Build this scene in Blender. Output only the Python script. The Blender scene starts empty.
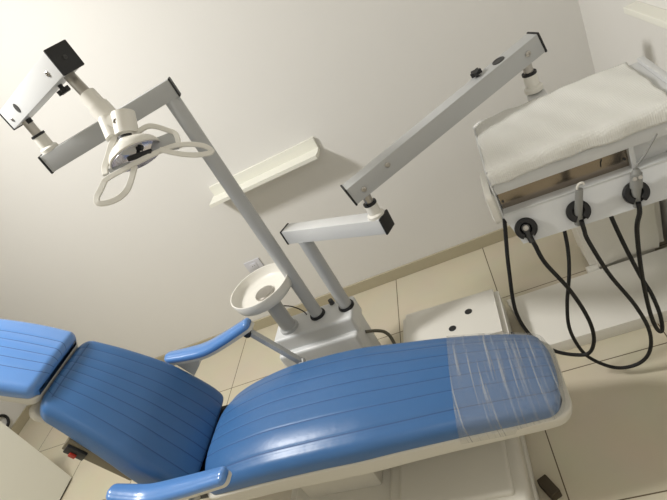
import bpy, bmesh, math, random
from mathutils import Vector as V, Matrix as M
random.seed(7)
PI=math.pi
COL=bpy.context.scene.collection

# ------------------------------------------------------------------ materials
def srgb(r,g,b):
    f=lambda c:(c/255/12.92 if c/255<=.04045 else ((c/255+.055)/1.055)**2.4)
    return (f(r),f(g),f(b),1)
def mat(name,col,rough=.5,metal=0.,coat=0.,noise=0.,nscale=8.,bump=0.,bscale=60.,spec=.5,trans=0.):
    m=bpy.data.materials.new(name); m.use_nodes=True
    nt=m.node_tree; b=nt.nodes['Principled BSDF']
    b.inputs['Base Color'].default_value=col; b.inputs['Roughness'].default_value=rough
    b.inputs['Metallic'].default_value=metal; b.inputs['Coat Weight'].default_value=coat
    b.inputs['Coat Roughness'].default_value=.12
    b.inputs['Specular IOR Level'].default_value=spec
    b.inputs['Transmission Weight'].default_value=trans
    tc=nt.nodes.new('ShaderNodeTexCoord')
    if noise>0:
        n=nt.nodes.new('ShaderNodeTexNoise'); n.inputs['Scale'].default_value=nscale; n.inputs['Detail'].default_value=4
        nt.links.new(tc.outputs['Object'],n.inputs['Vector'])
        r=nt.nodes.new('ShaderNodeMix'); r.data_type='RGBA'
        r.inputs[6].default_value=tuple(c*(1-noise) for c in col[:3])+(1,)
        r.inputs[7].default_value=tuple(min(1,c*(1+noise)) for c in col[:3])+(1,)
        nt.links.new(n.outputs['Fac'],r.inputs[0]); nt.links.new(r.outputs[2],b.inputs['Base Color'])
    if bump>0:
        n=nt.nodes.new('ShaderNodeTexNoise'); n.inputs['Scale'].default_value=bscale; n.inputs['Detail'].default_value=3
        nt.links.new(tc.outputs['Object'],n.inputs['Vector'])
        bp=nt.nodes.new('ShaderNodeBump'); bp.inputs['Strength'].default_value=bump; bp.inputs['Distance'].default_value=.01
        nt.links.new(n.outputs['Fac'],bp.inputs['Height']); nt.links.new(bp.outputs['Normal'],b.inputs['Normal'])
    return m
def tile_mat(name,off,col,col2,grout,size,wid,rough):
    m=bpy.data.materials.new(name); m.use_nodes=True; nt=m.node_tree; b=nt.nodes['Principled BSDF']
    tc=nt.nodes.new('ShaderNodeTexCoord'); mp=nt.nodes.new('ShaderNodeMapping')
    mp.inputs['Location'].default_value=off
    br=nt.nodes.new('ShaderNodeTexBrick'); br.offset=0; br.squash=1
    br.inputs['Scale'].default_value=1; br.inputs['Brick Width'].default_value=size; br.inputs['Row Height'].default_value=size
    br.inputs['Mortar Size'].default_value=wid; br.inputs['Mortar Smooth'].default_value=.1
    br.inputs['Color1'].default_value=col; br.inputs['Color2'].default_value=col2; br.inputs['Mortar'].default_value=grout
    nt.links.new(tc.outputs['Object'],mp.inputs[0]); nt.links.new(mp.outputs[0],br.inputs['Vector'])
    n=nt.nodes.new('ShaderNodeTexNoise'); n.inputs['Scale'].default_value=5; n.inputs['Detail'].default_value=5
    nt.links.new(tc.outputs['Object'],n.inputs['Vector'])
    mx=nt.nodes.new('ShaderNodeMix'); mx.data_type='RGBA'; mx.blend_type='MULTIPLY'; mx.inputs[0].default_value=.12
    nt.links.new(br.outputs['Color'],mx.inputs[6]); nt.links.new(n.outputs['Color'],mx.inputs[7])
    nt.links.new(mx.outputs[2],b.inputs['Base Color']); b.inputs['Roughness'].default_value=rough
    b.inputs['Specular IOR Level'].default_value=.4
    return m
def film_mat(name):
    m=bpy.data.materials.new(name); m.use_nodes=True; nt=m.node_tree; nt.nodes.clear()
    out=nt.nodes.new('ShaderNodeOutputMaterial'); tc=nt.nodes.new('ShaderNodeTexCoord')
    tr=nt.nodes.new('ShaderNodeBsdfTransparent'); pr=nt.nodes.new('ShaderNodeBsdfPrincipled')
    pr.inputs['Base Color'].default_value=srgb(200,200,196); pr.inputs['Roughness'].default_value=.16
    def streak(scale,dist,lo,hi,rot):
        mp=nt.nodes.new('ShaderNodeMapping'); mp.inputs['Scale'].default_value=scale; mp.inputs['Rotation'].default_value=(0,0,rot)
        n=nt.nodes.new('ShaderNodeTexNoise'); n.inputs['Scale'].default_value=1; n.inputs['Detail'].default_value=3; n.inputs['Distortion'].default_value=dist
        r=nt.nodes.new('ShaderNodeMapRange'); r.inputs[1].default_value=lo; r.inputs[2].default_value=hi
        nt.links.new(tc.outputs['Object'],mp.inputs[0]); nt.links.new(mp.outputs[0],n.inputs[0]); nt.links.new(n.outputs['Fac'],r.inputs[0])
        return r,n
    r1,n1=streak((150,3.0,3.0),.05,.58,.70,.10); r2,n2=streak((75,2.2,2.2),.1,.58,.74,.02)
    mxx=nt.nodes.new('ShaderNodeMath'); mxx.operation='MAXIMUM'
    nt.links.new(r1.outputs[0],mxx.inputs[0]); nt.links.new(r2.outputs[0],mxx.inputs[1])
    fac=nt.nodes.new('ShaderNodeMapRange'); fac.inputs[3].default_value=.17; fac.inputs[4].default_value=.50
    nt.links.new(mxx.outputs[0],fac.inputs[0])
    bp=nt.nodes.new('ShaderNodeBump'); bp.inputs['Strength'].default_value=.6; bp.inputs['Distance'].default_value=.006
    nt.links.new(n2.outputs['Fac'],bp.inputs['Height']); nt.links.new(bp.outputs[0],pr.inputs['Normal'])
    mix=nt.nodes.new('ShaderNodeMixShader'); nt.links.new(fac.outputs[0],mix.inputs[0])
    nt.links.new(tr.outputs[0],mix.inputs[1]); nt.links.new(pr.outputs[0],mix.inputs[2]); nt.links.new(mix.outputs[0],out.inputs[0])
    return m
def cloth_mat(name):
    m=mat(name,srgb(221,220,214),.95,spec=.15); nt=m.node_tree; b=nt.nodes['Principled BSDF']
    tc=nt.nodes.new('ShaderNodeTexCoord')
    w=nt.nodes.new('ShaderNodeTexWave'); w.bands_direction='X'; w.inputs['Scale'].default_value=55; w.inputs['Distortion'].default_value=1.2; w.inputs['Detail'].default_value=2
    w2=nt.nodes.new('ShaderNodeTexWave'); w2.bands_direction='Y'; w2.inputs['Scale'].default_value=55; w2.inputs['Distortion'].default_value=1.2
    n=nt.nodes.new('ShaderNodeTexNoise'); n.inputs['Scale'].default_value=28; n.inputs['Detail'].default_value=5
    a=nt.nodes.new('ShaderNodeMath'); a.operation='ADD'; a2=nt.nodes.new('ShaderNodeMath'); a2.operation='MULTIPLY_ADD'; a2.inputs[1].default_value=2.2
    for x in (w,w2,n): nt.links.new(tc.outputs['Object'],x.inputs['Vector'])
    nt.links.new(w.outputs['Fac'],a.inputs[0]); nt.links.new(w2.outputs['Fac'],a.inputs[1])
    nt.links.new(n.outputs['Fac'],a2.inputs[0]); nt.links.new(a.outputs[0],a2.inputs[2])
    bp=nt.nodes.new('ShaderNodeBump'); bp.inputs['Strength'].default_value=.28; bp.inputs['Distance'].default_value=.003
    nt.links.new(a2.outputs[0],bp.inputs['Height']); nt.links.new(bp.outputs[0],b.inputs['Normal'])
    return m
WALL=mat('wall_paint',srgb(222,220,215),.75,noise=.015,nscale=1.5,bump=.04,bscale=90,spec=.25)
CEIL=mat('ceiling_paint',srgb(230,228,220),.8,noise=.01)
FLOOR=tile_mat('floor_tile',(.1-.557*8,-2.093+.557*10,0),srgb(206,197,174),srgb(202,193,171),srgb(96,82,62),.557,.0024,.32)
SKIRT=mat('skirting_tile',srgb(176,167,142),.45,noise=.03,nscale=6)
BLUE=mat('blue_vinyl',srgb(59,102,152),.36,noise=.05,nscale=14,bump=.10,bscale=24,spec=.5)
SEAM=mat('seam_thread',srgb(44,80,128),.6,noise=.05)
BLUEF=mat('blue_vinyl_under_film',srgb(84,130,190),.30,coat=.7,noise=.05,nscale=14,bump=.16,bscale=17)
SHELL=mat('cream_shell_plastic',srgb(206,202,190),.45,noise=.02,nscale=5)
WHITE=mat('white_enamel',srgb(208,209,208),.36,noise=.012,nscale=10,spec=.5)
GREYW=mat('grey_enamel',srgb(178,179,178),.38,noise=.015,nscale=10)
PLAST=mat('white_plastic',srgb(222,219,210),.42,noise=.015,nscale=6)
SHELFM=mat('white_laminate',srgb(228,227,216),.45,noise=.01,nscale=5)
BLACK=mat('black_plastic',srgb(22,22,23),.5,noise=.1)
RUBBER=mat('black_rubber_hose',srgb(14,13,13),.6,noise=.12,nscale=30)
DGREY=mat('dark_grey_plastic',srgb(58,58,58),.5,noise=.08)
CHROME=mat('brushed_chrome',srgb(176,172,166),.28,metal=1,noise=.05,nscale=40)
STEEL=mat('stainless_steel',srgb(150,140,128),.22,metal=1,noise=.06,nscale=12,bump=.05,bscale=30)
TUBEG=mat('grey_instrument_plastic',srgb(136,136,132),.4,noise=.03)
FRAMEB=mat('grey_brown_painted_steel',srgb(112,104,84),.5,noise=.04)
RED=mat('red_plastic',srgb(170,46,28),.45,noise=.05)
GLASS=mat('mirror_glass',srgb(224,222,232),.22,metal=.75,noise=.02)
LINER=mat('thin_white_bin_bag',srgb(236,233,224),.28,noise=.02,nscale=5,bump=.5,bscale=9)
GREEN=mat('olive_green_plastic',srgb(122,122,58),.5,noise=.08)
CABLE=mat('grey_cable',srgb(92,88,74),.5,noise=.05)
SOCK=mat('pale_socket_plastic',srgb(206,206,212),.4,noise=.01)
DARKB=mat('dark_brown_rubber',srgb(60,50,34),.7,noise=.1)
FILM=film_mat('clear_wrap_film'); CLOTH=cloth_mat('gauze_cloth')

# ------------------------------------------------------------------ helpers
def frame(p,d,up=V((0,0,1))):
    d=V(d).normalized(); s=d.cross(up)
    if s.length<1e-4: s=d.cross(V((0,1,0)))
    s.normalize(); u=s.cross(d)
    m=M.Identity(4)
    for i in range(3): m[i][0]=d[i]; m[i][1]=-s[i]; m[i][2]=u[i]; m[i][3]=p[i]
    return m            # x along d, y left, z up
def abox(bm,size,mtx,bev=0.,seg=2,edges=None):
    r=bmesh.ops.create_cube(bm,size=1.0); vs=r['verts']
    bmesh.ops.scale(bm,vec=V(size),verts=vs)
    if bev>0:
        es=list({e for v in vs for e in v.link_edges})
        if edges: es=[e for e in es if edges(e)]
        rr=bmesh.ops.bevel(bm,geom=es,offset=bev,segments=seg,affect='EDGES',profile=.6)
        # collect connected verts again
        vs=list({v for v in bm.verts if v in set(rr['verts'])} | {v for v in vs if v.is_valid})
    bmesh.ops.transform(bm,matrix=mtx,verts=vs)
    return vs
def box(bm,x0,x1,y0,y1,z0,z1,bev=0.,seg=2,rot=None):
    m=M.Translation(V(((x0+x1)/2,(y0+y1)/2,(z0+z1)/2)))
    if rot is not None: m=rot@m
    return abox(bm,(x1-x0,y1-y0,z1-z0),m,bev,seg)
def beam(bm,p0,p1,w,h,bev=.004):
    p0=V(p0);p1=V(p1); m=frame((p0+p1)/2,p1-p0)
    return abox(bm,((p1-p0).length,w,h),m,bev,2)
def cyl(bm,p0,p1,r0,r1=None,n=28,caps=True):
    p0=V(p0);p1=V(p1); r1=r0 if r1 is None else r1
    m=frame(p0,p1-p0); L=(p1-p0).length
    a=[bm.verts.new(m@V((0,r0*math.cos(t),r0*math.sin(t)))) for t in [2*PI*i/n for i in range(n)]]
    b=[bm.verts.new(m@V((L,r1*math.cos(t),r1*math.sin(t)))) for t in [2*PI*i/n for i in range(n)]]
    for i in range(n): bm.faces.new((a[i],b[i],b[(i+1)%n],a[(i+1)%n]))
    if caps: bm.faces.new(a); bm.faces.new(b[::-1])
def lathe(bm,prof,mtx,n=40,close=True):
    rings=[]
    for r,z in prof:
        rings.append([bm.verts.new(mtx@V((r*math.cos(2*PI*i/n),r*math.sin(2*PI*i/n),z))) for i in range(n)])
    for a,b in zip(rings,rings[1:]):
        for i in range(n): bm.faces.new((a[i],a[(i+1)%n],b[(i+1)%n],b[i]))
    if close:
        bm.faces.new(rings[0][::-1]); bm.faces.new(rings[-1])
def catmull(pts,k=8,closed=False):
    pts=[V(p) for p in pts]; n=len(pts); out=[]
    rng=range(n) if closed else range(n-1)
    for i in rng:
        if closed: a,b,c,d=pts[i-1],pts[i],pts[(i+1)%n],pts[(i+2)%n]
        else: a,b,c,d=pts[max(i-1,0)],pts[i],pts[i+1],pts[min(i+2,n-1)]
        for j in range(k):
            t=j/k
            out.append(.5*((2*b)+(c-a)*t+(2*a-5*b+4*c-d)*t*t+(3*b-a-3*c+d)*t**3))
    if not closed: out.append(pts[-1])
    return out
def sweep(bm,path,sec,closed=False,ref=None,caps=True):
    """sec: list of (a,b) offsets in the frame carried along the path; ref gives the fixed b-direction"""
    n=len(path); rings=[]; nrm=None
    for i,p in enumerate(path):
        if closed: d=(path[(i+1)%n]-path[i-1])
        else: d=path[min(i+1,n-1)]-path[max(i-1,0)]
        d.normalize()
        if ref is not None:
            nrm=V(ref)-d*d.dot(V(ref)); nrm.normalize()
        elif nrm is None:
            q=V((0,0,1)) if abs(d.z)<.9 else V((0,1,0)); nrm=(q-d*d.dot(q)).normalized()
        else:
            nrm=(nrm-d*d.dot(nrm)).normalized()
        s=d.cross(nrm)
        rings.append([bm.verts.new(p+s*a+nrm*b) for a,b in sec])
    k=len(sec)
    prs=list(zip(rings,rings[1:]))+([(rings[-1],rings[0])] if closed else [])
    for a,b in prs:
        for i in range(k): bm.faces.new((a[i],a[(i+1)%k],b[(i+1)%k],b[i]))
    if not closed and caps: bm.faces.new(rings[0][::-1]); bm.faces.new(rings[-1])
def circ(r,n=12): return [(r*math.cos(2*PI*i/n),r*math.sin(2*PI*i/n)) for i in range(n)]
def rect(w,h,c=.25):
    a,b=w/2,h/2; e=min(a,b)*c
    return [(-a+e,-b),(a-e,-b),(a,-b+e),(a,b-e),(a-e,b),(-a+e,b),(-a,b-e),(-a,-b+e)]
def obj(name,bm,m,parent=None,smooth=40):
    bmesh.ops.recalc_face_normals(bm,faces=bm.faces)
    me=bpy.data.meshes.new(name); bm.to_mesh(me); bm.free()
    ms=m if isinstance(m,(list,tuple)) else [m]
    for x in ms: me.materials.append(x)
    o=bpy.data.objects.new(name,me); COL.objects.link(o)
    if smooth:
        me.polygons.foreach_set('use_smooth',[True]*len(me.polygons))
        me.set_sharp_from_angle(angle=math.radians(smooth))
    if parent is not None:
        o.parent=parent
        # meshes carry world coordinates; only the Empties at the bases are moved
        o.matrix_parent_inverse=parent.matrix_basis.inverted() if parent.type=='EMPTY' else M.Identity(4)
    return o
def thing(name,loc,label,cat,group=None):
    o=bpy.data.objects.new(name,None); COL.objects.link(o); o.location=loc; o.empty_display_size=.05
    return tag(o,label,cat,group)
def tag(o,label,cat,group=None,kind=None):
    o['label']=label; o['category']=cat
    if group:o['group']=group
    if kind:o['kind']=kind
    return o
def struct(name,bm,m,label=None,smooth=0):
    o=obj(name,bm,m,None,smooth); o['kind']='structure'
    o['label']=label or name.replace('_',' '); o['category']=name.split('_')[0]
    return o
B=bmesh.new

# ------------------------------------------------------------------ room
XL,XR,YB,YF,ZC=-3.86,.7026,2.585,-1.7,3.1
bm=B(); box(bm,XL-.1,XR+.1,YF-.1,YB+.1,-.08,0); struct('floor',bm,FLOOR,'beige square tile floor with dark thin joints')
bm=B(); box(bm,XL-.1,XR+.1,YF-.1,YB+.1,ZC,ZC+.08); struct('ceiling',bm,CEIL,'white ceiling of the room')
bm=B(); box(bm,XL-.1,XR+.1,YB,YB+.1,0,ZC); struct('wall_back',bm,WALL,'plain off-white wall behind the chair')
bm=B(); box(bm,XR,XR+.1,YF,YB,0,ZC); struct('wall_right',bm,WALL,'plain off-white wall on the right')
bm=B(); box(bm,XL-.1,XL,YF,YB,0,ZC); struct('wall_left',bm,WALL,'plain off-white wall on the left')
bm=B(); box(bm,XL-.1,XR+.1,YF-.1,YF,0,ZC); struct('wall_front',bm,WALL,'plain off-white wall behind the viewer')
SB=.078
bm=B(); box(bm,XL,XR,YB-.012,YB,0,SB,.002,1); struct('baseboard_back',bm,SKIRT,'beige tile skirting along the back wall')
bm=B(); box(bm,XL,XL+.012,YF,YB-.012,0,SB,.002,1); struct('baseboard_left',bm,SKIRT,'beige tile skirting along the left wall')
bm=B(); box(bm,XR-.045,XR,.6,1.95,1.15,1.172,.003,2); struct('trim_1',bm,SHELFM,'white ledge running along the right wall')

# ------------------------------------------------------------------ wall shelf, socket, ring
t=thing('wall_shelf',(-1.02,2.585,.96),'long white wall shelf on the back wall behind the lamp pole','shelf')
bm=B(); box(bm,-1.36,-.68,2.567,2.585,.988,1.050,.002,1); obj('back_plate',bm,SHELFM,t)
bm=B()
# board with a chamfered front corner at each end
pl=[(-1.37,2.585),(-1.365,2.49),(-1.365,2.46),(-.686,2.46),(-.678,2.495),(-.68,2.585)]
a=[bm.verts.new((x,y,.970)) for x,y in pl]; b=[bm.verts.new((x,y,.990)) for x,y in pl]
bm.faces.new(a[::-1]); bm.faces.new(b)
for i in range(len(pl)): bm.faces.new((a[i],a[(i+1)%6],b[(i+1)%6],b[i]))
obj('board',bm,SHELFM,t)
t=thing('wall_socket',(-1.425,2.585,.465),'small pale wall socket plate just behind the spittoon rim','socket')
bm=B(); box(bm,-1.475,-1.365,2.577,2.585,.43,.51,.003,2); obj('plate',bm,SOCK,t)
bm=B(); box(bm,-1.446,-1.396,2.573,2.579,.452,.49,.002,2); obj('socket_face',bm,SOCK,t)
bm=B()
for dx in (-.008,.008): cyl(bm,(-1.421+dx,2.5725,.471),(-1.421+dx,2.574,.471),.003,n=10)
obj('pin_hole',bm,DGREY,t)

# ------------------------------------------------------------------ camera-independent chair axes
PH=math.radians(3.)
CA=V((math.cos(PH),-math.sin(PH),0)); CN=V((math.sin(PH),math.cos(PH),0)); CO=V((0,1.2,0))
def cw(u,v,w): return CO+CA*u+CN*v+V((0,0,w))
def interp(st,k):
    out=[]
    pts=catmull([V((s[0],s[1],0)) for s in st],k); hs=catmull([V((s[2],s[3],0)) for s in st],k)
    return [(p.x,p.y,h.x,h.y) for p,h in zip(pts,hs)]
def cushion(bm,st,seams=(),cross=(),r_end=(.03,.03),plan=(.05,.05),crown=.012,r_side=.03,grow=0.,gd=.0014,k=10,cent=None,mi=True,cpow=2.):
    """loft: st = (u,w,half width,thickness) on the face line; seams = fractions of half width; cross = arc distances from the start"""
    P=interp(st,k); L=[0]
    for a,b in zip(P,P[1:]): L.append(L[-1]+math.hypot(b[0]-a[0],b[1]-a[1]))
    T=L[-1]
    def at(s):
        s=min(max(s,0),T)
        for i in range(len(L)-1):
            if s<=L[i+1]+1e-9:
                f=(s-L[i])/max(L[i+1]-L[i],1e-9); a,b=P[i],P[i+1]
                d=V((b[0]-a[0],b[1]-a[1])); d.normalize()
                i0=max(i-1,0); i2=min(i+2,len(P)-1)
                d2=V((P[i2][0]-P[i0][0],P[i2][1]-P[i0][1])).normalized()
                return [a[j]+(b[j]-a[j])*f for j in range(4)]+[d2]
    ss=set()
    N=max(24,int(T/.02))
    for i in range(N+1): ss.add(T*i/N)
    for i in range(9):
        q=1-math.cos(PI/2*i/8)
        for R in (r_end[0],plan[0]): ss.add(R*q)
        for R in (r_end[1],plan[1]): ss.add(T-R*q)
    for c in cross:
        for e in (-.012,-.006,-.0025,.0025,.006,.012): ss.add(c+e)
    ss=sorted(x for x in ss if 0<=x<=T)
    S=[ss[0]]
    for x in ss[1:]:
        if x-S[-1]>.0012: S.append(x)
    # fractions across
    fr=set([-1+2*i/20 for i in range(21)])
    vf=[]
    for f in seams:
        for e in (-.05,-.026,-.0105,.0105,.026,.05): vf.append((f+e))
    allf=sorted(set([x for x in fr if all(abs(x-f)>.06 for f in seams)])|set(x for x in vf if -1<x<1)|{-1.,1.})
    rings=[]; 
    for s in S:
        u,w,hw,th,d=at(s)
        n=V((-d.y,d.x)) if True else None   # face normal (up side for d pointing to +u)
        def rnd(R,x): return R-math.sqrt(max(R*R-(R-x)**2,0)) if x<R else 0.
        de=rnd(r_end[0],s) if r_end[0]>0 else 0
        de=max(de,rnd(r_end[1],T-s) if r_end[1]>0 else 0)
        dp=max(rnd(plan[0],s) if plan[0]>0 else 0, rnd(plan[1],T-s) if plan[1]>0 else 0)
        h=hw-dp+grow; rs=min(r_side,th*.48,h*.5)
        top=[]
        for f in allf:
            vf_=f*(h-rs)
            dz=-crown*abs(f)**cpow-de
            for q in seams:
                dz-=gd*math.exp(-((f-q)*(h-rs)/.0045)**2)
            for c in cross:
                if abs(f)<.97: dz-=gd*math.exp(-((s-c)/.0045)**2)
            top.append((vf_,dz+grow))
        th2=max(th-de*.6,.004)+grow
        side=[]
        for i in range(1,7):
            a=PI/2*i/6
            side.append((h-rs+rs*math.sin(a), -crown-de+grow-rs+rs*math.cos(a)))
        zb=-th2; rb=rs*.45
        bot=[]
        for i in range(0,4):
            a=PI/2*i/3
            bot.append((h-rb+rb*math.cos(a), zb+rb-rb*math.sin(a)))
        sec=top+side+bot+[(-x,y) for x,y in bot[::-1]]+[(-x,y) for x,y in side[::-1]]
        ring=[]
        cv=cent(s/T) if cent else 0.
        for v,z in sec:
            ring.append(bm.verts.new(cw(u+n.x*z,v+cv,w+n.y*z)))
        rings.append(ring)
    nk=len(rings[0])
    seamset=[]
    for i in range(len(S)-1):
        sm=.5*(S[i]+S[i+1]); hit=any(abs(sm-c)<.0024 for c in cross)
        for j in range(nk):
            f=bm.faces.new((rings[i][j],rings[i][(j+1)%nk],rings[i+1][(j+1)%nk],rings[i+1][j]))
            if mi and j<len(allf)-1:
                fm=.5*(allf[j]+allf[j+1])
                if any(abs(fm-q)<.005 for q in seams) or (hit and abs(fm)<.95): f.material_index=1
    bm.faces.new(rings[0][::-1]); bm.faces.new(rings[-1])

chair=thing('dental_chair',cw(-.75,0,0),'blue vinyl reclining dental chair on a cream base in the foreground','chair')
SEAT=[(-1.325, 0.492, 0.215, 0.088), (-1.26, 0.522, 0.228, 0.093), (-1.15, 0.552, 0.236, 0.103), (-0.98, 0.578, 0.24, 0.113), (-0.8, 0.58, 0.238, 0.113), (-0.63, 0.571, 0.232, 0.114), (-0.48, 0.553, 0.218, 0.109), (-0.3, 0.53, 0.2, 0.108), (-0.13, 0.497, 0.182, 0.101), (-0.03, 0.47, 0.168, 0.091), (0.026, 0.448, 0.158, 0.081)]
SC=lambda f: .009*max(0,(f-.35)/.65)
bm=B(); cushion(bm,SEAT,seams=(-.93,-.54,-.2,.11,.43,.78),r_end=(.03,.03),plan=(.05,.05),crown=.026,cpow=3.6,r_side=.042,cent=SC)
obj('seat_cushion',bm,[BLUE,SEAM],chair)
SH=[(u,w-t+.012,h+.003,.066-.026*max(0,(u+.6)/.64)) for u,w,h,t in SEAT]; SH[-1]=(.031,SH[-1][1],.158,.032); SH[0]=(-1.33,SH[0][1],.21,.05)
bm=B(); cushion(bm,SH,r_end=(.01,.01),plan=(.05,.05),crown=0,r_side=.012,mi=False,cent=SC); obj('seat_shell',bm,SHELL,chair)
BACK=[(-1.325,.475,.238,.12),(-1.340,.55,.240,.13),(-1.378,.66,.233,.13),(-1.425,.775,.220,.125),(-1.505,.91,.197,.115),(-1.568,.995,.182,.10),(-1.620,1.055,.172,.085)]
# run from the top down so that the face normal points to the sitter
BK=BACK[::-1]
bm=B(); cushion(bm,BK,seams=(-.84,-.52,-.26,0,.26,.52,.84),cross=(.035,),r_end=(.028,.02),plan=(.05,.03),crown=.006,r_side=.035)
obj('backrest_cushion',bm,[BLUE,SEAM],chair)
def off(st,d):
    out=[]
    for i,(u,w,h,t) in enumerate(st):
        a=st[max(i-1,0)];b=st[min(i+1,len(st)-1)]; dd=V((b[0]-a[0],b[1]-a[1])).normalized(); n=V((-dd.y,dd.x))
        out.append((u-n.x*d,w-n.y*d,h,t))
    return out
bs=[(u,w,h-.03,.03) for u,w,h,t in off(BK,.115)]; u,w,h,t=bs[0]; bs[0]=(u+.004,w+.042,h+.032,.03)
bm=B(); cushion(bm,bs,r_end=(.02,.02),plan=(.05,.03),crown=0,r_side=.015,mi=False); obj('backrest_shell',bm,SHELL,chair)
HEAD=[(-1.93,1.335,.150,.07),(-1.80,1.25,.156,.075),(-1.70,1.178,.158,.075),(-1.596,1.100,.152,.065)]
bm=B(); cushion(bm,HEAD,seams=(-.6,-.3,0,.3,.6),cross=(),r_end=(.03,.03),plan=(.045,.035),crown=.01,r_side=.03,gd=.001)
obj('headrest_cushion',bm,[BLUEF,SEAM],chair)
hs=[(u,w,h+.002,.03) for u,w,h,t in off(HEAD,.062)]
bm=B(); cushion(bm,hs,r_end=(.012,.012),plan=(.045,.035),crown=0,r_side=.01,mi=False); obj('headrest_shell',bm,SHELL,chair)
bm=B(); beam(bm,cw(-1.80,0,1.10),cw(-1.58,0,.93),.05,.02,.003); tag2=obj('headrest_bracket',bm,FRAMEB,chair); tag2['label']='grey-brown headrest bracket'
# armrests
def arm(st,cv,strut=True,drop=None):
    bm=B(); cushion(bm,st,r_end=(.02,.016),plan=(.03,.022),crown=.004,r_side=.018,k=10,cent=cv,mi=False)
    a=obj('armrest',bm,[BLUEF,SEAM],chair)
    pl=[(u,w,h-.002,.016) for u,w,h,t in off(st,.03)]
    bm=B(); cushion(bm,pl,r_end=(.004,.004),plan=(.028,.02),crown=0,r_side=.005,cent=cv,mi=False); obj('armrest_plate',bm,SHELL,a)
    return a
FARM=[(-1.505,.756,.030,.032),(-1.39,.742,.034,.034),(-1.30,.738,.036,.034),(-1.19,.758,.034,.034),(-1.035,.797,.028,.032)]
aF=arm(FARM,lambda f:.285)
bm=B(); pts=[(-1.47,.715),(-1.33,.705),(-1.37,.655),(-1.43,.61)]
aa=[bm.verts.new(cw(u,.265,w)) for u,w in pts]; bb=[bm.verts.new(cw(u,.30,w)) for u,w in pts]
bm.faces.new(aa);bm.faces.new(bb[::-1])
for i in range(4): bm.faces.new((aa[i],bb[i],bb[(i+1)%4],aa[(i+1)%4]))
obj('armrest_bracket',bm,SHELL,aF)
bm=B(); cyl(bm,cw(-1.065,.262,.735),cw(-1.065,.31,.735),.016,n=20); beam(bm,cw(-1.065,.286,.735),cw(-1.06,.286,.768),.02,.02,.002); o=obj('armrest_joint',bm,BLACK,aF)
bm=B(); beam(bm,cw(-1.065,.286,.735),cw(-.935,.275,.50),.022,.026,.003); beam(bm,cw(-.935,.285,.51),cw(-.935,.20,.46),.025,.025,.003); obj('armrest_strut',bm,GREYW,aF)
NARM=[(-1.515,.705,.034,.036),(-1.44,.672,.038,.038),(-1.37,.652,.039,.038),(-1.22,.655,.037,.036),(-1.035,.668,.030,.034)]
aN=arm(NARM,lambda f:-.305)
bm=B(); beam(bm,cw(-1.36,-.305,.62),cw(-1.36,-.305,.45),.03,.03,.003); beam(bm,cw(-1.36,-.315,.46),cw(-1.36,-.2,.43),.03,.025,.003); obj('armrest_strut',bm,SHELL,aN)
# back frame, switch, hinge
bm=B(); beam(bm,cw(-1.655,-.165,.855),cw(-1.535,-.165,.60),.06,.07,.004); beam(bm,cw(-1.655,.165,.855),cw(-1.535,.165,.60),.06,.07,.004); beam(bm,cw(-1.55,-.18,.59),cw(-1.55,.18,.59),.05,.05,.004); beam(bm,cw(-1.55,0,.59),cw(-1.30,0,.36),.16,.06,.004)
bf=obj('back_frame',bm,FRAMEB,chair)
bm=B(); beam(bm,cw(-1.655,-.196,.845),cw(-1.622,-.196,.775),.022,.05,.004); sw=obj('switch_box',bm,BLACK,bf)
bm=B(); beam(bm,cw(-1.655,-.209,.82),cw(-1.645,-.209,.796),.01,.022,.002); o=obj('rocker_switch',bm,RED,sw); o['label']='red rocker switch'
bm=B(); beam(bm,cw(-1.535,-.175,.60),cw(-1.455,-.175,.475),.04,.06,.006); obj('hinge_cover',bm,SHELL,chair)
bm=B(); beam(bm,cw(-1.335,-.19,.42),cw(-1.335,.20,.42),.10,.07,.006); obj('joint_gap_shade',bm,BLACK,chair)  # black block stands in for the shade in the seat-backrest gap
# mechanism and base
bm=B(); box(bm,-1.25,-.55,-.12,.12,.34,.42,.01,2,rot=M.Translation(CO)@M.Rotation(-PH,4,'Z')); box(bm,-1.05,-.72,-.10,.10,.12,.36,.02,2,rot=M.Translation(CO)@M.Rotation(-PH,4,'Z')); obj('lift_column',bm,SHELL,chair)
bm=B()
R=M.Translation(CO)@M.Rotation(-PH,4,'Z')
box(bm,-1.2,-.182,-.30,.26,0.,.05,.015,3,rot=R)
bc=obj('base_plate',bm,SHELL,chair)
bm=B(); box(bm,-.69,-.19,-.27,.23,.045,.15,.035,4,rot=R); box(bm,-.64,-.235,-.235,.195,.12,.166,.016,3,rot=R)
obj('base_cover',bm,SHELL,chair)
bm=B(); box(bm,-1.12,-.67,-.22,.2,.045,.125,.02,3,rot=R); obj('motor_cover',bm,SHELL,chair)

# wrap film
FOOT=[s for s in SEAT if s[0]>-.29]
FOOT=[(-.300,.530,.200,.13)]+[(u,w,h,t+.03) for u,w,h,t in FOOT]; FOOT[-1]=(.036,.444,.159,.10)
bm=B(); cushion(bm,FOOT,r_end=(0,.03),plan=(0,.05),crown=.026,cpow=3.6,r_side=.042,grow=.005,mi=False,cent=lambda f: .0045+.0045*f)
o=obj('plastic_wrap',bm,FILM); tag(o,'clear plastic film wrapped around the foot end of the blue chair','plastic film')

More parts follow.
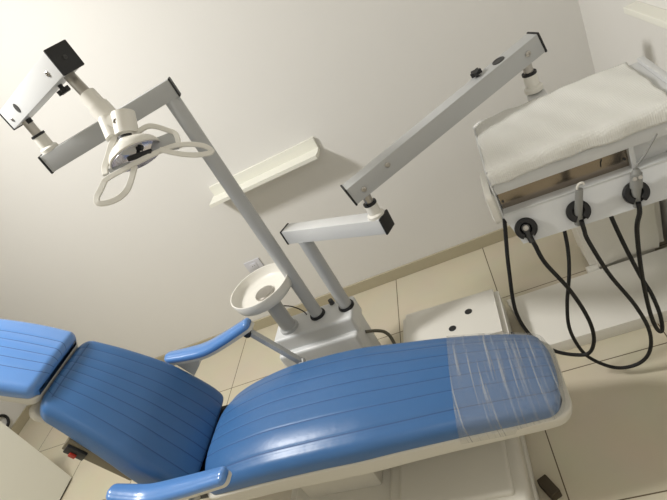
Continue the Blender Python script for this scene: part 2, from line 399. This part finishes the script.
# ------------------------------------------------------------------ dental unit housing with spittoon
unit=thing('dental_unit',cw(-.9,.56,0),'white dental unit cabinet with round spittoon bowl behind the chair','dental unit')
RU=M.Translation(V((-.897,1.79,0)))@M.Rotation(math.radians(-2.5),4,'Z')
bm=B(); box(bm,-.205,.205,-.075,.085,.40,.50,.016,4,rot=RU); obj('top_housing',bm,WHITE,unit)
bm=B(); box(bm,-.215,.197,-.105,.078,.03,.425,.018,4,rot=RU); box(bm,-.20,.20,-.09,.09,0,.04,rot=RU); obj('lower_housing',bm,WHITE,unit)
sp=V((-1.020,1.785,.012))
bm=B(); cyl(bm,sp+V((0,0,.486)),sp+V((0,0,.71)),.037,.037); lathe(bm,[(.046,.486),(.046,.502),(.040,.506)],M.Translation(sp)); obj('spittoon_column',bm,GREYW,unit)
bm=B(); prof=[(.03,.70),(.09,.702),(.128,.706),(.140,.714),(.147,.735),(.150,.765),(.1485,.769),(.144,.769),(.141,.760),(.136,.733),(.124,.722),(.095,.717),(.045,.714),(.02,.712)]
lathe(bm,prof,M.Translation(sp),48); bowl=obj('spittoon_bowl',bm,PLAST,unit)
bm=B(); lathe(bm,[(.047,.711),(.047,.722),(.043,.726),(.03,.723),(.012,.7225)],M.Translation(sp),36); o=obj('drain_cover',bm,CHROME,bowl)
bm=B(); cyl(bm,(-.80,1.855,.498),(-.80,1.855,.525),.013,.011); o=obj('knob',bm,DGREY,unit)
bm=B(); sweep(bm,catmull([(-1.02,1.84,.60),(-.985,1.86,.56),(-.95,1.855,.52),(-.935,1.84,.50)],6),circ(.003,8)); obj('hose',bm,BLACK,unit)
bm=B(); sweep(bm,catmull([(-.70,1.77,.345),(-.655,1.79,.312),(-.622,1.79,.282),(-.606,1.765,.236),(-.60,1.68,.12),(-.62,1.6,.012),(-.66,1.5,.008)],8),circ(.008,10)); o=tag(obj('power_cable',bm,CABLE),'grey cable arching from the dental unit to the floor','cable')

# ------------------------------------------------------------------ shared arm pieces
def arm_beam(p0,p1,w,h,parent,name,m=WHITE,cap0=True,cap1=True):
    bm=B(); beam(bm,p0,p1,w,h,.003); o=obj(name,bm,m,parent)
    d=(V(p1)-V(p0)).normalized()
    for f,e,s in ((cap0,V(p0),-1),(cap1,V(p1),1)):
        if f:
            bm=B(); beam(bm,e-d*s*.001,e+d*s*.007,w+.006,h+.006,.004); obj('end_cap',bm,BLACK,o)
    return o
def bolt(p,n,r,parent,m=CHROME,name='bolt'):
    n=V(n).normalized(); bm=B(); mt=frame(V(p),n)@M.Rotation(PI/2,4,'Y')
    lathe(bm,[(r,-.004),(r,.002),(r*.8,.0035),(r*.45,.0035),(r*.42,.0015)],mt,20); obj(name,bm,m,parent)
def swivel(base,z0,z1,zs,parent,r=.0165,rs=.0235,rf=.032,ring=True):
    """flange on top of z0, sleeve to zs, chrome shaft to z1"""
    x,y=base; T=M.Translation(V((x,y,0)))
    bm=B(); lathe(bm,[(rf,z0-.001),(rf,z0+.012),(rf-.006,z0+.017),(rs,z0+.018),(rs,zs-.002),(rs-.002,zs)],T,32); sl=obj('swivel_sleeve',bm,PLAST,parent)
    if ring:
        bm=B(); lathe(bm,[(rs+.0015,zs-.006),(rs+.0015,zs+.002),(r,zs+.003)],T,28); obj('sleeve_ring',bm,BLACK,sl)
    bm=B(); cyl(bm,(x,y,zs-.004),(x,y,z1),r); obj('swivel_shaft',bm,CHROME,parent)
def knob(p,n,parent):
    n=V(n).normalized(); mt=frame(V(p),n)@M.Rotation(PI/2,4,'Y'); bm=B()
    rim=[]
    N=40
    for i in range(N):
        a=2*PI*i/N; r=.017+.0035*math.cos(5*a); rim.append((r*math.cos(a),r*math.sin(a)))
    lo=[bm.verts.new(mt@V((x,y,.012))) for x,y in rim]; hi=[bm.verts.new(mt@V((x,y,.026))) for x,y in rim]
    for i in range(N): bm.faces.new((lo[i],lo[(i+1)%N],hi[(i+1)%N],hi[i]))
    bm.faces.new(lo[::-1]); bm.faces.new(hi)
    lathe(bm,[(.007,-.002),(.007,.013)],mt,14); obj('adjusting_knob',bm,BLACK,parent)
def ring_black(x,y,z,parent,r):
    bm=B(); lathe(bm,[(r+.008,z-.001),(r+.009,z+.008),(r+.006,z+.014),(r-.001,z+.014),(r-.001,z-.001)],M.Translation(V((x,y,0))),36); obj('pole_collar',bm,BLACK,parent)

# ------------------------------------------------------------------ lamp stand
lamp=thing('lamp_stand',(-.872,1.808,.50),'tall white pole with jointed arms carrying the operating lamp','lamp')
px,py=-.872,1.808
bm=B(); cyl(bm,(px,py,.499),(px,py,1.628),.0295,n=36); pole=obj('pole',bm,GREYW,lamp); ring_black(px,py,.499,pole,.0295)
XD=V((.9425,.334,0)).normalized(); XC=V((px,py,1.658))
x0=XC-XD*.500; x1=XC+XD*.03
xa=arm_beam(x0,x1,.058,.066,lamp,'cross_arm',GREYW)
xb=XC-XD*.462
AL=V((xb.x,xb.y,1.846)); AR=V((-.866,1.385,1.889)); AD=(AR-AL).normalized()
swivel((xb.x,xb.y),1.690,AL.z-.03,1.755,lamp)
la=arm_beam(AL-AD*.055,AR,.066,.070,lamp,'spring_arm')
AS=V((0,0,1)).cross(AD).normalized()  # left of the arm
AU=AD.cross(AS)
nearS=AS if AS.dot(V((0,0,1.8))-AL)>0 else -AS
fs=-AS
bolt(AR-AD*.07+fs*.033-AU*.005,fs,.009,la); bolt(AL+AD*.0+fs*.033-AU*.012,fs,.008,la)
bolt(AR+AD*.008,AD,.006,la,DGREY)
bm=B(); mt=frame(AL+AD*.10+fs*.0335,fs)@M.Rotation(PI/2,4,'Y'); lathe(bm,[(.016,0),(.016,.0008),(.01,.001)],mt,24); bmesh.ops.scale(bm,vec=(1,1,1),verts=bm.verts); obj('badge',bm,DGREY,la)
knob(AR-AD*.13-AU*.035,-AU,la); 
bm=B(); cyl(bm,AL+AD*.02-AU*.034,AL+AD*.02-AU*.05,.010); obj('stop_screw',bm,BLACK,la)
# drop post to the lamp joint
P2=AR-AD*.045-AU*.02
J=V((-.838,1.345,1.690))
PD=(J-P2).normalized()
bm=B(); cyl(bm,P2,P2+PD*.10,.0165); obj('drop_shaft',bm,CHROME,lamp)
bm=B(); cyl(bm,P2+PD*.09,P2+PD*.165,.0255); cyl(bm,P2+PD*.135,P2+PD*.2,.030); ds=obj('drop_sleeve',bm,PLAST,lamp)

# ------------------------------------------------------------------ tray arm
tray=thing('instrument_tray',(-.722,1.795,.50),'white instrument tray on jointed arms rising from the dental unit','instrument tray')
qx,qy=-.722,1.795
bm=B(); cyl(bm,(qx,qy,.499),(qx,qy,.903),.0295,n=36); pole2=obj('pole',bm,GREYW,tray); ring_black(qx,qy,.499,pole2,.0295)
p0=V((-.785,1.833,.933)); p1=V((-.338,1.602,.933))
arm_beam(p0,p1,.060,.065,tray,'lower_arm',WHITE)
S1=V((-.361,1.6155,0)); S2=V((.30,1.84,0))
swivel((S1.x,S1.y),.964,1.07,1.025,tray)
TA=V((S1.x,S1.y,1.099)); TB=V((S2.x,S2.y,1.210)); TD=(TB-TA).normalized()
ta=arm_beam(TA-TD*.050,TB+TD*.055,.060,.070,tray,'spring_arm',GREYW)  # white arm; the shade on its front is put into the grey
TS=V((0,0,1)).cross(TD).normalized(); TU=TD.cross(TS); F=-TS
for q in (.0,.115): bolt(TA+TD*q+F*.031-TU*(.006 if q==0 else -.01),F,.010,ta)
bolt(TB-TD*.0+F*.031-TU*.0,F,.010,ta)
bm=B(); mt=frame(TB-TD*.085+TU*.036,TU)@M.Rotation(PI/2,4,'Y'); lathe(bm,[(.021,-.002),(.021,.002),(.016,.0025),(.015,.0005)],mt,28); obj('cover_cap',bm,DGREY,ta)
knob(TB-TD*.165+TU*.03+TS*.012,TU,ta)
swivel((S2.x,S2.y),1.072,1.19,1.138,tray)
TY=math.radians(-4.2); T0=V((.069,1.7933,0)); RT=M.Translation(T0)@M.Rotation(TY,4,'Z')
def tw(u,v,z): return RT@V((u,v,z))
bm=B(); beam(bm,(S2.x,S2.y,1.042),tw(.235,-.06,1.018),.06,.05,.004)
obj('bracket',bm,WHITE,tray)
W=.535
bm=B(); box(bm,0,W,-.355,0,1.004,1.05,.004,2,rot=RT); box(bm,0,W,-.325,0,.882,1.006,.003,1,rot=RT); body=obj('tray_body',bm,WHITE,tray)
bm=B(); box(bm,0,W,-.360,-.325,.965,1.006,.003,2,rot=RT); box(bm,0,W,-.365,-.325,.884,.893,.002,1,rot=RT); obj('front_rail',bm,WHITE,body)
bm=B(); box(bm,.378,.392,-.358,-.32,.888,.968,.002,1,rot=RT); obj('divider',bm,WHITE,body)
bm=B(); box(bm,.004,.378,-.331,-.324,.891,.967,rot=RT); fp=obj('steel_panel',bm,STEEL,body)
bm=B()
bm.free()
for uu in (.012,.368):
    bm=B(); cyl(bm,tw(uu,-.331,.92),tw(uu,-.334,.92),.004,n=12); obj('screw',bm,DGREY,fp)
bm=B(); sweep(bm,catmull([tw(.300,-.3325,.958),tw(.310,-.3325,.945),tw(.306,-.3325,.935),tw(.304,-.3325,.922)],5),circ(.0016,6)); obj('scratch_mark',bm,BLACK,fp)
bm=B(); box(bm,-.007,0,-.365,.004,.878,1.056,.003,2,rot=RT); obj('side_plate',bm,WHITE,body)
bm=B(); box(bm,W,W+.02,-.365,.004,.878,1.062,.004,2,rot=RT); obj('side_plate',bm,WHITE,body)
bm=B(); box(bm,-.034,-.006,-.385,-.20,.872,.985,.022,4,rot=RT); obj('end_cover',bm,PLAST,body)
# sloped instrument rail
def quadbox(bm,pts,th):
    n=(pts[1]-pts[0]).cross(pts[3]-pts[0]).normalized()
    a=[bm.verts.new(p) for p in pts]; b=[bm.verts.new(p+n*th) for p in pts]
    bm.faces.new(a);bm.faces.new(b[::-1])
    for i in range(len(pts)): bm.faces.new((a[i],b[i],b[(i+1)%len(pts)],a[(i+1)%len(pts)]))
bm=B(); quadbox(bm,[tw(-.004,-.362,.889),tw(W+.01,-.362,.889),tw(W-.012,-.418,.800),tw(.028,-.418,.800)],.004)
rail=obj('instrument_rail',bm,WHITE,tray)
RN=(tw(0,-.418,.8)-tw(0,-.362,.889)); RNu=tw(1,0,0)-tw(0,0,0); rn=RNu.cross(RN).normalized()
if rn.dot(V((0,-1,0)))<0: rn=-rn
rd=RN.normalized()
HOLD=[]
for hu in (.050,.204,.362):
    c=tw(hu,-.395,.838)+rn*.004; HOLD.append(c)
    bm=B(); N=30; path=[]
    # open C clip, gap at the bottom
    for i in range(N+1):
        a=math.radians(-62+ (304)*i/N)
        path.append(c+rn*.012+RNu*math.cos(a)*.0245-rd*math.sin(a)*.0245)
    sweep(bm,[V(p) for p in path],rect(.019,.026,.35),ref=rn)
    cyl(bm,c-rn*.003,c+rn*.001,.03,n=24)
    obj('holder_clip',bm,RUBBER,rail)

# cloth
bm=B(); NU,NV=64,54; vs=[]
for i in range(NU+1):
    row=[]; u=-.004+.51*i/NU
    for j in range(NV+1):
        s=.418*j/NV-.0; v=.012-s
        z=1.057+.0018*math.sin(u*21+v*9)+.0022*math.sin(v*34+1.2*math.sin(u*6))+.0012*math.sin(u*63+v*25)
        vv=v
        if v<-.352:
            e=-.352-v; vv=-.352-min(e,.02)*.9-.004*math.sin(u*40); z-=max(0,e-.006)*.95+.002*math.sin(u*27)*min(1,e/.03)
            if e>.055: vv-=.004*math.sin(u*30+1)
        if i<3: z-=(3-i)**2*.0006
        if j==0: vv+=.003*math.sin(u*70)
        row.append(bm.verts.new(tw(u+.002*math.sin(v*60),vv,z)))
    vs.append(row)
for i in range(NU):
    for j in range(NV): bm.faces.new((vs[i][j],vs[i+1][j],vs[i+1][j+1],vs[i][j+1]))
o=tag(obj('tray_cloth',bm,CLOTH,None,80),'white gauze cloth spread over the top of the instrument tray','cloth')
md=o.modifiers.new('thick','SOLIDIFY'); md.thickness=.0025; md.offset=1

# ------------------------------------------------------------------ instruments with hoses
hA=[(0.053,-0.425,0.826),(0.058,-.425,.79),(0.069,-0.405,0.692),(0.114,-0.39,0.538),(0.141,-0.378,0.382),(0.14,-0.367,0.267),(0.113,-0.356,0.188),(0.07,-0.345,0.175),(-0.003,-0.334,0.212),(-0.061,-0.323,0.296),(-0.083,-0.312,0.436),(-0.051,-0.302,0.626),(-0.024,-0.291,0.745),(0.010,-0.28,0.884)]
hB=[(0.203,-0.43,0.826),(0.203,-.43,.79),(0.208,-0.41,0.728),(0.242,-0.391,0.558),(0.292,-0.382,0.392),(0.317,-0.373,0.249),(0.306,-0.364,0.137),(0.265,-0.354,0.069),(0.196,-0.345,0.054),(0.135,-0.336,0.094),(0.09,-0.326,0.164),(0.073,-0.317,0.284),(0.092,-0.308,0.4),(0.13,-0.299,0.526),(0.152,-0.289,0.626),(0.163,-0.28,0.745),(.17,-.27,.884)]
hC=[(0.358,-0.43,0.826),(0.355,-.43,.79),(0.343,-0.405,0.708),(0.333,-0.384,0.515),(0.333,-0.371,0.331),(0.345,-0.358,0.228),(0.362,-0.345,0.203),(0.369,-0.332,0.265),(0.361,-0.319,0.355),(0.342,-0.306,0.446),(0.317,-0.293,0.604),(0.302,-0.28,0.744),(.30,-.27,.884)]
def hose(pts,r,parent):
    bm=B(); sweep(bm,catmull([tw(*p) for p in pts],8),circ(r,12)); return obj('hose',bm,RUBBER,parent)
c0,c1,c2=HOLD
t=thing('handpiece_connector',c0,'black handpiece hose with chrome coupling hanging leftmost below the tray','dental handpiece')
bm=B(); cyl(bm,c0+rn*.002-rd*.002,c0+rn*.034-rd*.002,.0135,.012); cyl(bm,c0+rn*.018+rd*.006,tw(.053,-.428,.805),.010,.0085); obj('connector_body',bm,DGREY,t)
bm=B(); lathe(bm,[(.0085,0),(.0085,.004),(.005,.005),(.0045,.002)],frame(c0+rn*.033-rd*.002,rn)@M.Rotation(PI/2,4,'Y'),20); obj('coupling',bm,CHROME,t)
hose(hA,.0070,t)
up=(V((0,0,1))*.9-V((0,.45,0))*.15).normalized()
t=thing('suction_handle',c1,'grey suction handle with curved white tip in the middle rail holder','suction handle')
b1=c1+rn*.016
bm=B(); ud=(tw(.026,.002,.10)-tw(0,0,0)).normalized(); cyl(bm,b1-ud*.03,b1+ud*.075,.0125,.0105); cyl(bm,b1-ud*.045,b1-ud*.028,.0095,.0125); obj('handle',bm,TUBEG,t)
bm=B(); q=b1+ud*.073; rt=(tw(1,0,0)-tw(0,0,0)); sweep(bm,catmull([q-rt*.006,q+ud*.012-rt*.006,q+ud*.020-rt*.001,q+ud*.020+rt*.008,q+ud*.013+rt*.012],6),circ(.0036,10)); obj('suction_tip',bm,PLAST,t)
hose(hB,.0066,t)
t=thing('air_water_syringe',c2,'grey air and water syringe with long thin nozzle in rightmost holder','syringe')
b2=c2+rn*.016; ud=(tw(.018,.006,.10)-tw(0,0,0)).normalized()
bm=B(); cyl(bm,b2-ud*.045,b2-ud*.01,.009,.012); cyl(bm,b2-ud*.012,b2+ud*.022,.012,.014); cyl(bm,b2+ud*.018,b2+ud*.062,.0165,.0155); cyl(bm,b2+ud*.06,b2+ud*.075,.0145,.008); obj('syringe_body',bm,TUBEG,t)
bm=B(); 
for s in (-1,1): cyl(bm,b2+ud*.045+rt*.007*s+rn*.010,b2+ud*.045+rt*.007*s+rn*.020,.0055,n=16)
obj('button',bm,CHROME,t)
bm=B(); nd=(ud*.84+rt*.50).normalized(); q=b2+ud*.072; sweep(bm,catmull([q-ud*.006,q+ud*.012,q+nd*.045,q+nd*.108],6),circ(.0028,10)); obj('nozzle',bm,TUBEG,t)
hose(hC,.0070,t)

# ------------------------------------------------------------------ floor objects
t=thing('step_box',(-.335,1.83,0),'low white plastic box with round black holes on floor between chair and wall','box')
bm=B()
R2=M.Translation(V((-.335,1.815,0)))@M.Rotation(math.radians(-3),4,'Z')
# tapered body
def taper(bm,x,y,z0,z1,tp,bev,R):
    vs=abox(bm,(2*x,2*y,z1-z0),M.Translation(V((0,0,(z0+z1)/2))),0)
    for v in vs:
        if v.co.z<(z0+z1)/2: v.co.x*=tp; v.co.y*=tp
    es=list({e for v in vs for e in v.link_edges}); rr=bmesh.ops.bevel(bm,geom=es,offset=bev,segments=4,affect='EDGES')
    bmesh.ops.transform(bm,matrix=R,verts=bm.verts)
taper(bm,.243,.165,0.,.20,.985,.022,R2); obj('body',bm,PLAST,t)
for (hx,hy) in ((.092,.035),(.008,-.045)):
    bm=B(); c=R2@V((hx,hy,0)); cyl(bm,(c.x,c.y,.1995),(c.x,c.y,.2015),.0175,n=28); obj('hole',bm,BLACK,t)
bm=B(); box(bm,.236,.252,-.15,-.06,.0,.10,.004,2,rot=R2); obj('shadow_strip',bm,BLACK,t)  # black strip stands in for the shadow along the right side

bm=B(); box(bm,-.02,XR-.004,1.640,2.0,0,.06,.003,2)
o=tag(obj('platform',bm,PLAST,None),'long low white platform on floor under the instrument tray','platform')
for v in o.data.vertices:
    # left end runs slightly skewed
    if v.co.x<0: v.co.x+= -.05*(v.co.y-1.64)/.36
t=thing('waste_bin',(.51,2.04,0),'white bag-lined waste bin behind the tray against the right wall','bin')
bm=B()
def binshell(bm,x0,x1,y0,y1,z0,z1,sx,sy,grow=0):
    lo=[(x0,y0),(x1,y0),(x1,y1),(x0,y1)]
    cx,cy=(x0+x1)/2,(y0+y1)/2
    a=[];b=[]
    vs=abox(bm,(x1-x0,y1-y0,z1-z0),M.Translation(V((0,0,(z0+z1)/2))),0)
    for v in vs:
        if v.co.z>(z0+z1)/2: v.co.x*=sx; v.co.y*=sy
    es=list({e for v in vs for e in v.link_edges if abs(e.verts[0].co.z-e.verts[1].co.z)>.1}); bmesh.ops.bevel(bm,geom=es,offset=.03,segments=4,affect='EDGES')
    bmesh.ops.translate(bm,vec=(cx,cy,0),verts=bm.verts)
binshell(bm,.352,.652,2.03,2.25,0.02,.43,1.09,1.09); obj('bucket',bm,PLAST,t)
bm=B(); binshell(bm,.345,.672,2.02,2.26,.06,.452,1.10,1.10)
tops=[f for f in bm.faces if f.normal.z>.9]
r=bmesh.ops.inset_region(bm,faces=tops,thickness=.012); bmesh.ops.translate(bm,vec=(0,0,-.12),verts=list({v for f in tops for v in f.verts}))
bmesh.ops.subdivide_edges(bm,edges=bm.edges[:],cuts=3,use_grid_fill=True)
for v in bm.verts:
    v.co.x+=.004*math.sin(v.co.z*37+v.co.y*20); v.co.y+=.006*math.sin(v.co.x*24+v.co.z*23); v.co.z+=.006*math.sin(v.co.x*33)*(1 if v.co.z>.4 else .2)
obj('bin_bag',bm,LINER,t,70)
bm=B(); cyl(bm,(.325,2.035,.03),(.375,2.035,.03),.03,n=24); obj('wheel',bm,PLAST,t)
bm=B(); box(bm,.690,.7015,1.78,1.98,.062,.50,.002,2); tag(obj('folded_panel',bm,GREEN),'narrow olive-green panel standing between white bin and right wall','panel')
bm=B(); R3=M.Translation(V((-.148,1.055,0)))@M.Rotation(math.radians(25),4,'Z')
vs=abox(bm,(.04,.075,.04),R3@M.Translation(V((0,0,.02))),.005)
tag(obj('rubber_wedge',bm,DARKB),'small dark wedge on floor beside the chair base','wedge')

# cabinet and ring on the left
t=thing('cabinet',(-3.2,1.0,0),'plain white floor cabinet left of the chair backrest','cabinet')
bm=B(); box(bm,-3.45,-2.87,-.2,1.76,.012,.80,.003,1); obj('body',bm,SHELFM,t)
bm=B(); box(bm,-3.43,-2.885,-.18,1.74,0,.014); obj('gap_shade',bm,DGREY,t)  # dark strip gives the shade of the thin gap under the body
bm=B(); box(bm,-3.47,-2.86,-.22,1.775,.80,.83,.004,2); obj('worktop',bm,PLAST,t)
bm=B(); path=[V((XL+.012,2.36+.05*math.cos(a),.165+.05*math.sin(a))) for a in [2*PI*i/32 for i in range(32)]]
sweep(bm,path,circ(.011,10),closed=True,ref=(1,0,0)); RING=tag(obj('black_ring',bm,BLACK),'black ring on the left wall just above the skirting','ring')

# ------------------------------------------------------------------ operating lamp head (axes of the tilted head, in millimetres)
LR=V((0.8065,0.2855,0.5178)); LU=V((-0.4885,-0.1729,0.8555)) # replaced below by exact tilt
pit,rol,yaw=[math.radians(a) for a in (27.727,31.183,19.483)]
f0=V((-math.sin(yaw)*math.cos(pit),math.cos(yaw)*math.cos(pit),-math.sin(pit)))
r0=V((math.cos(yaw),math.sin(yaw),0)); u0=r0.cross(f0)
LR=r0*math.cos(rol)-u0*math.sin(rol); LU=u0*math.cos(rol)+r0*math.sin(rol); LF=f0
LO=V((-.776,1.267,1.605))
def lp(x,y,z=0.): return LO+(LR*x+LU*y+LF*z)*.001
K=2.70
def q(a,b,z=0.):
    f=1+z/1380; return lp((a-140)*K*f,-(b-150)*K*f,z)
bm=B()
cyl(bm,q(108,122,18),q(122,124,14),.026,n=28); cyl(bm,q(103,117,22),q(113,137,8),.0225,.0225,n=24); obj('swivel_joint',bm,PLAST,lamp)
bm=B(); cyl(bm,q(121,112,12),q(126,134,6),.032,n=30); cyl(bm,q(126,133,6),q(129,142,4),.022,n=24); jt=obj('lamp_joint',bm,PLAST,lamp)
bolt(q(118,122,-17),-LF,.008,jt)
bm=B(); cyl(bm,q(125.5,135.5,5),q(126.5,138.5,5),.0245,n=24); obj('joint_ring',bm,BLACK,jt)
head=obj('lamp_head',(lambda b:(cyl(b,q(127,138,6),q(131,150,6),.026,.034,n=28),b)[1])(B()),PLAST,lamp)
# concave reflector shell opening down towards the patient
bm=B(); ax=(LR*.53-LU*.83-LF*.08).normalized(); cc=q(137,156,0)
mt=frame(cc,ax,LF)@M.Rotation(PI/2,4,'Y')
prof=[]
for i in range(10):
    a=PI/2*(i/9)*.92+.05; prof.append((.076*math.sin(a),-.050*math.cos(a)))
inner=[(r-.003 if r>.006 else r*.5,z+.003) for r,z in prof[::-1]]
lathe(bm,prof+inner,mt,40,close=True); obj('reflector_housing',bm,PLAST,head)
bm=B(); lathe(bm,[(r*.955,z+.006) for r,z in prof[1:]],mt,36,close=False); o=obj('reflector_mirror',bm,GLASS,head)
bm=B(); cyl(bm,q(140,148,-10),q(141,160,-26),.005,n=14); cyl(bm,q(138,147.5,-9),q(143.5,148.5,-9),.008,n=14)
beam(bm,q(132,161,-30),q(156,153,-30),.016,.013,.003); obj('bulb_shield',bm,BLACK,head)
# side frame of flat bar
def strap(pts,w,t,name,parent,m=PLAST,ref=None,closed=False,k=6):
    bm=B(); sweep(bm,catmull(pts,k,closed),rect(w,t,.3),closed=closed,ref=ref or -LF); return obj(name,bm,m,parent)
strap([q(128,138,2),q(118,134,4),q(112,142,2),q(108,158,-4),q(106,168,-10),q(108,176,-18)],.016,.010,'frame_strap',head)
strap([q(130,138,4),q(142,127,10),q(152,125,10),q(168,130,6),q(176,134,0),q(181,148,-10)],.013,.010,'frame_strap',head)
bm=B(); quadbox(bm,[q(153,138,4),q(171,131,4),q(181,149,-14),q(151,154,-14)],.004); obj('side_plate',bm,GREYW,head)  # shade on this side panel is put into its grey colour
bm=B(); quadbox(bm,[q(108,170,-6),q(116,177,-12),q(139,168,-20),q(132,163,-18)],.004); obj('side_plate',bm,GREYW,head)
H=strap([q(108,184,-34),q(115,179,-34),q(126,173,-34),q(139,166,-34),q(152,159,-32),q(166,152,-28),q(178,147,-22),q(192,145,-14),q(205,146,-6),q(212,150,-2),q(211,153,-6),q(200,156,-18),q(186,156,-28),q(174,154,-34),q(165,152,-36)],.013,.009,'handle',head)
strap([q(109,184,-34),q(107,193,-46),q(105,202,-58),q(107,208,-62),q(117,207,-60),q(127,202,-56),q(133,194,-46),q(136,184,-38),q(139,168,-30)],.015,.008,'handle',head,k=4)

# ------------------------------------------------------------------ light and camera
def area(name,loc,tgt,size,power,col):
    l=bpy.data.lights.new(name,'AREA'); l.shape='DISK'; l.size=size; l.energy=power; l.color=col
    o=bpy.data.objects.new(name,l); COL.objects.link(o); o.location=loc
    o.rotation_euler=(V(tgt)-V(loc)).to_track_quat('-Z','Y').to_euler(); return o
area('ceiling_lamp',(-2.3,1.28,3.0),(-.75,.75,.6),.38,84,(1,.985,.965))
area('fill_light',(.0,-.9,3.05),(.0,-.9,0),.9,9,(1,.99,.975))  # added fill light behind the viewer, not a known fixture
w=bpy.data.worlds.new('World'); bpy.context.scene.world=w; w.use_nodes=True
w.node_tree.nodes['Background'].inputs[0].default_value=(.8,.8,.8,1); w.node_tree.nodes['Background'].inputs[1].default_value=.2
cam=bpy.data.cameras.new('Camera'); co=bpy.data.objects.new('Camera',cam); COL.objects.link(co)
cam.sensor_fit='HORIZONTAL'; cam.sensor_width=36; cam.lens=506.97/667*36; cam.clip_start=.01
m=M.Identity(4)
for i in range(3): m[i][0]=LR[i]; m[i][1]=LU[i]; m[i][2]=-LF[i]
m[0][3],m[1][3],m[2][3]=0,0,1.80
co.matrix_world=m
sc=bpy.context.scene; sc.camera=co
sc.view_settings.view_transform='Standard'; sc.view_settings.look='None'; sc.view_settings.gamma=1; sc.view_settings.use_curve_mapping=False
sc.view_settings.exposure=-.16
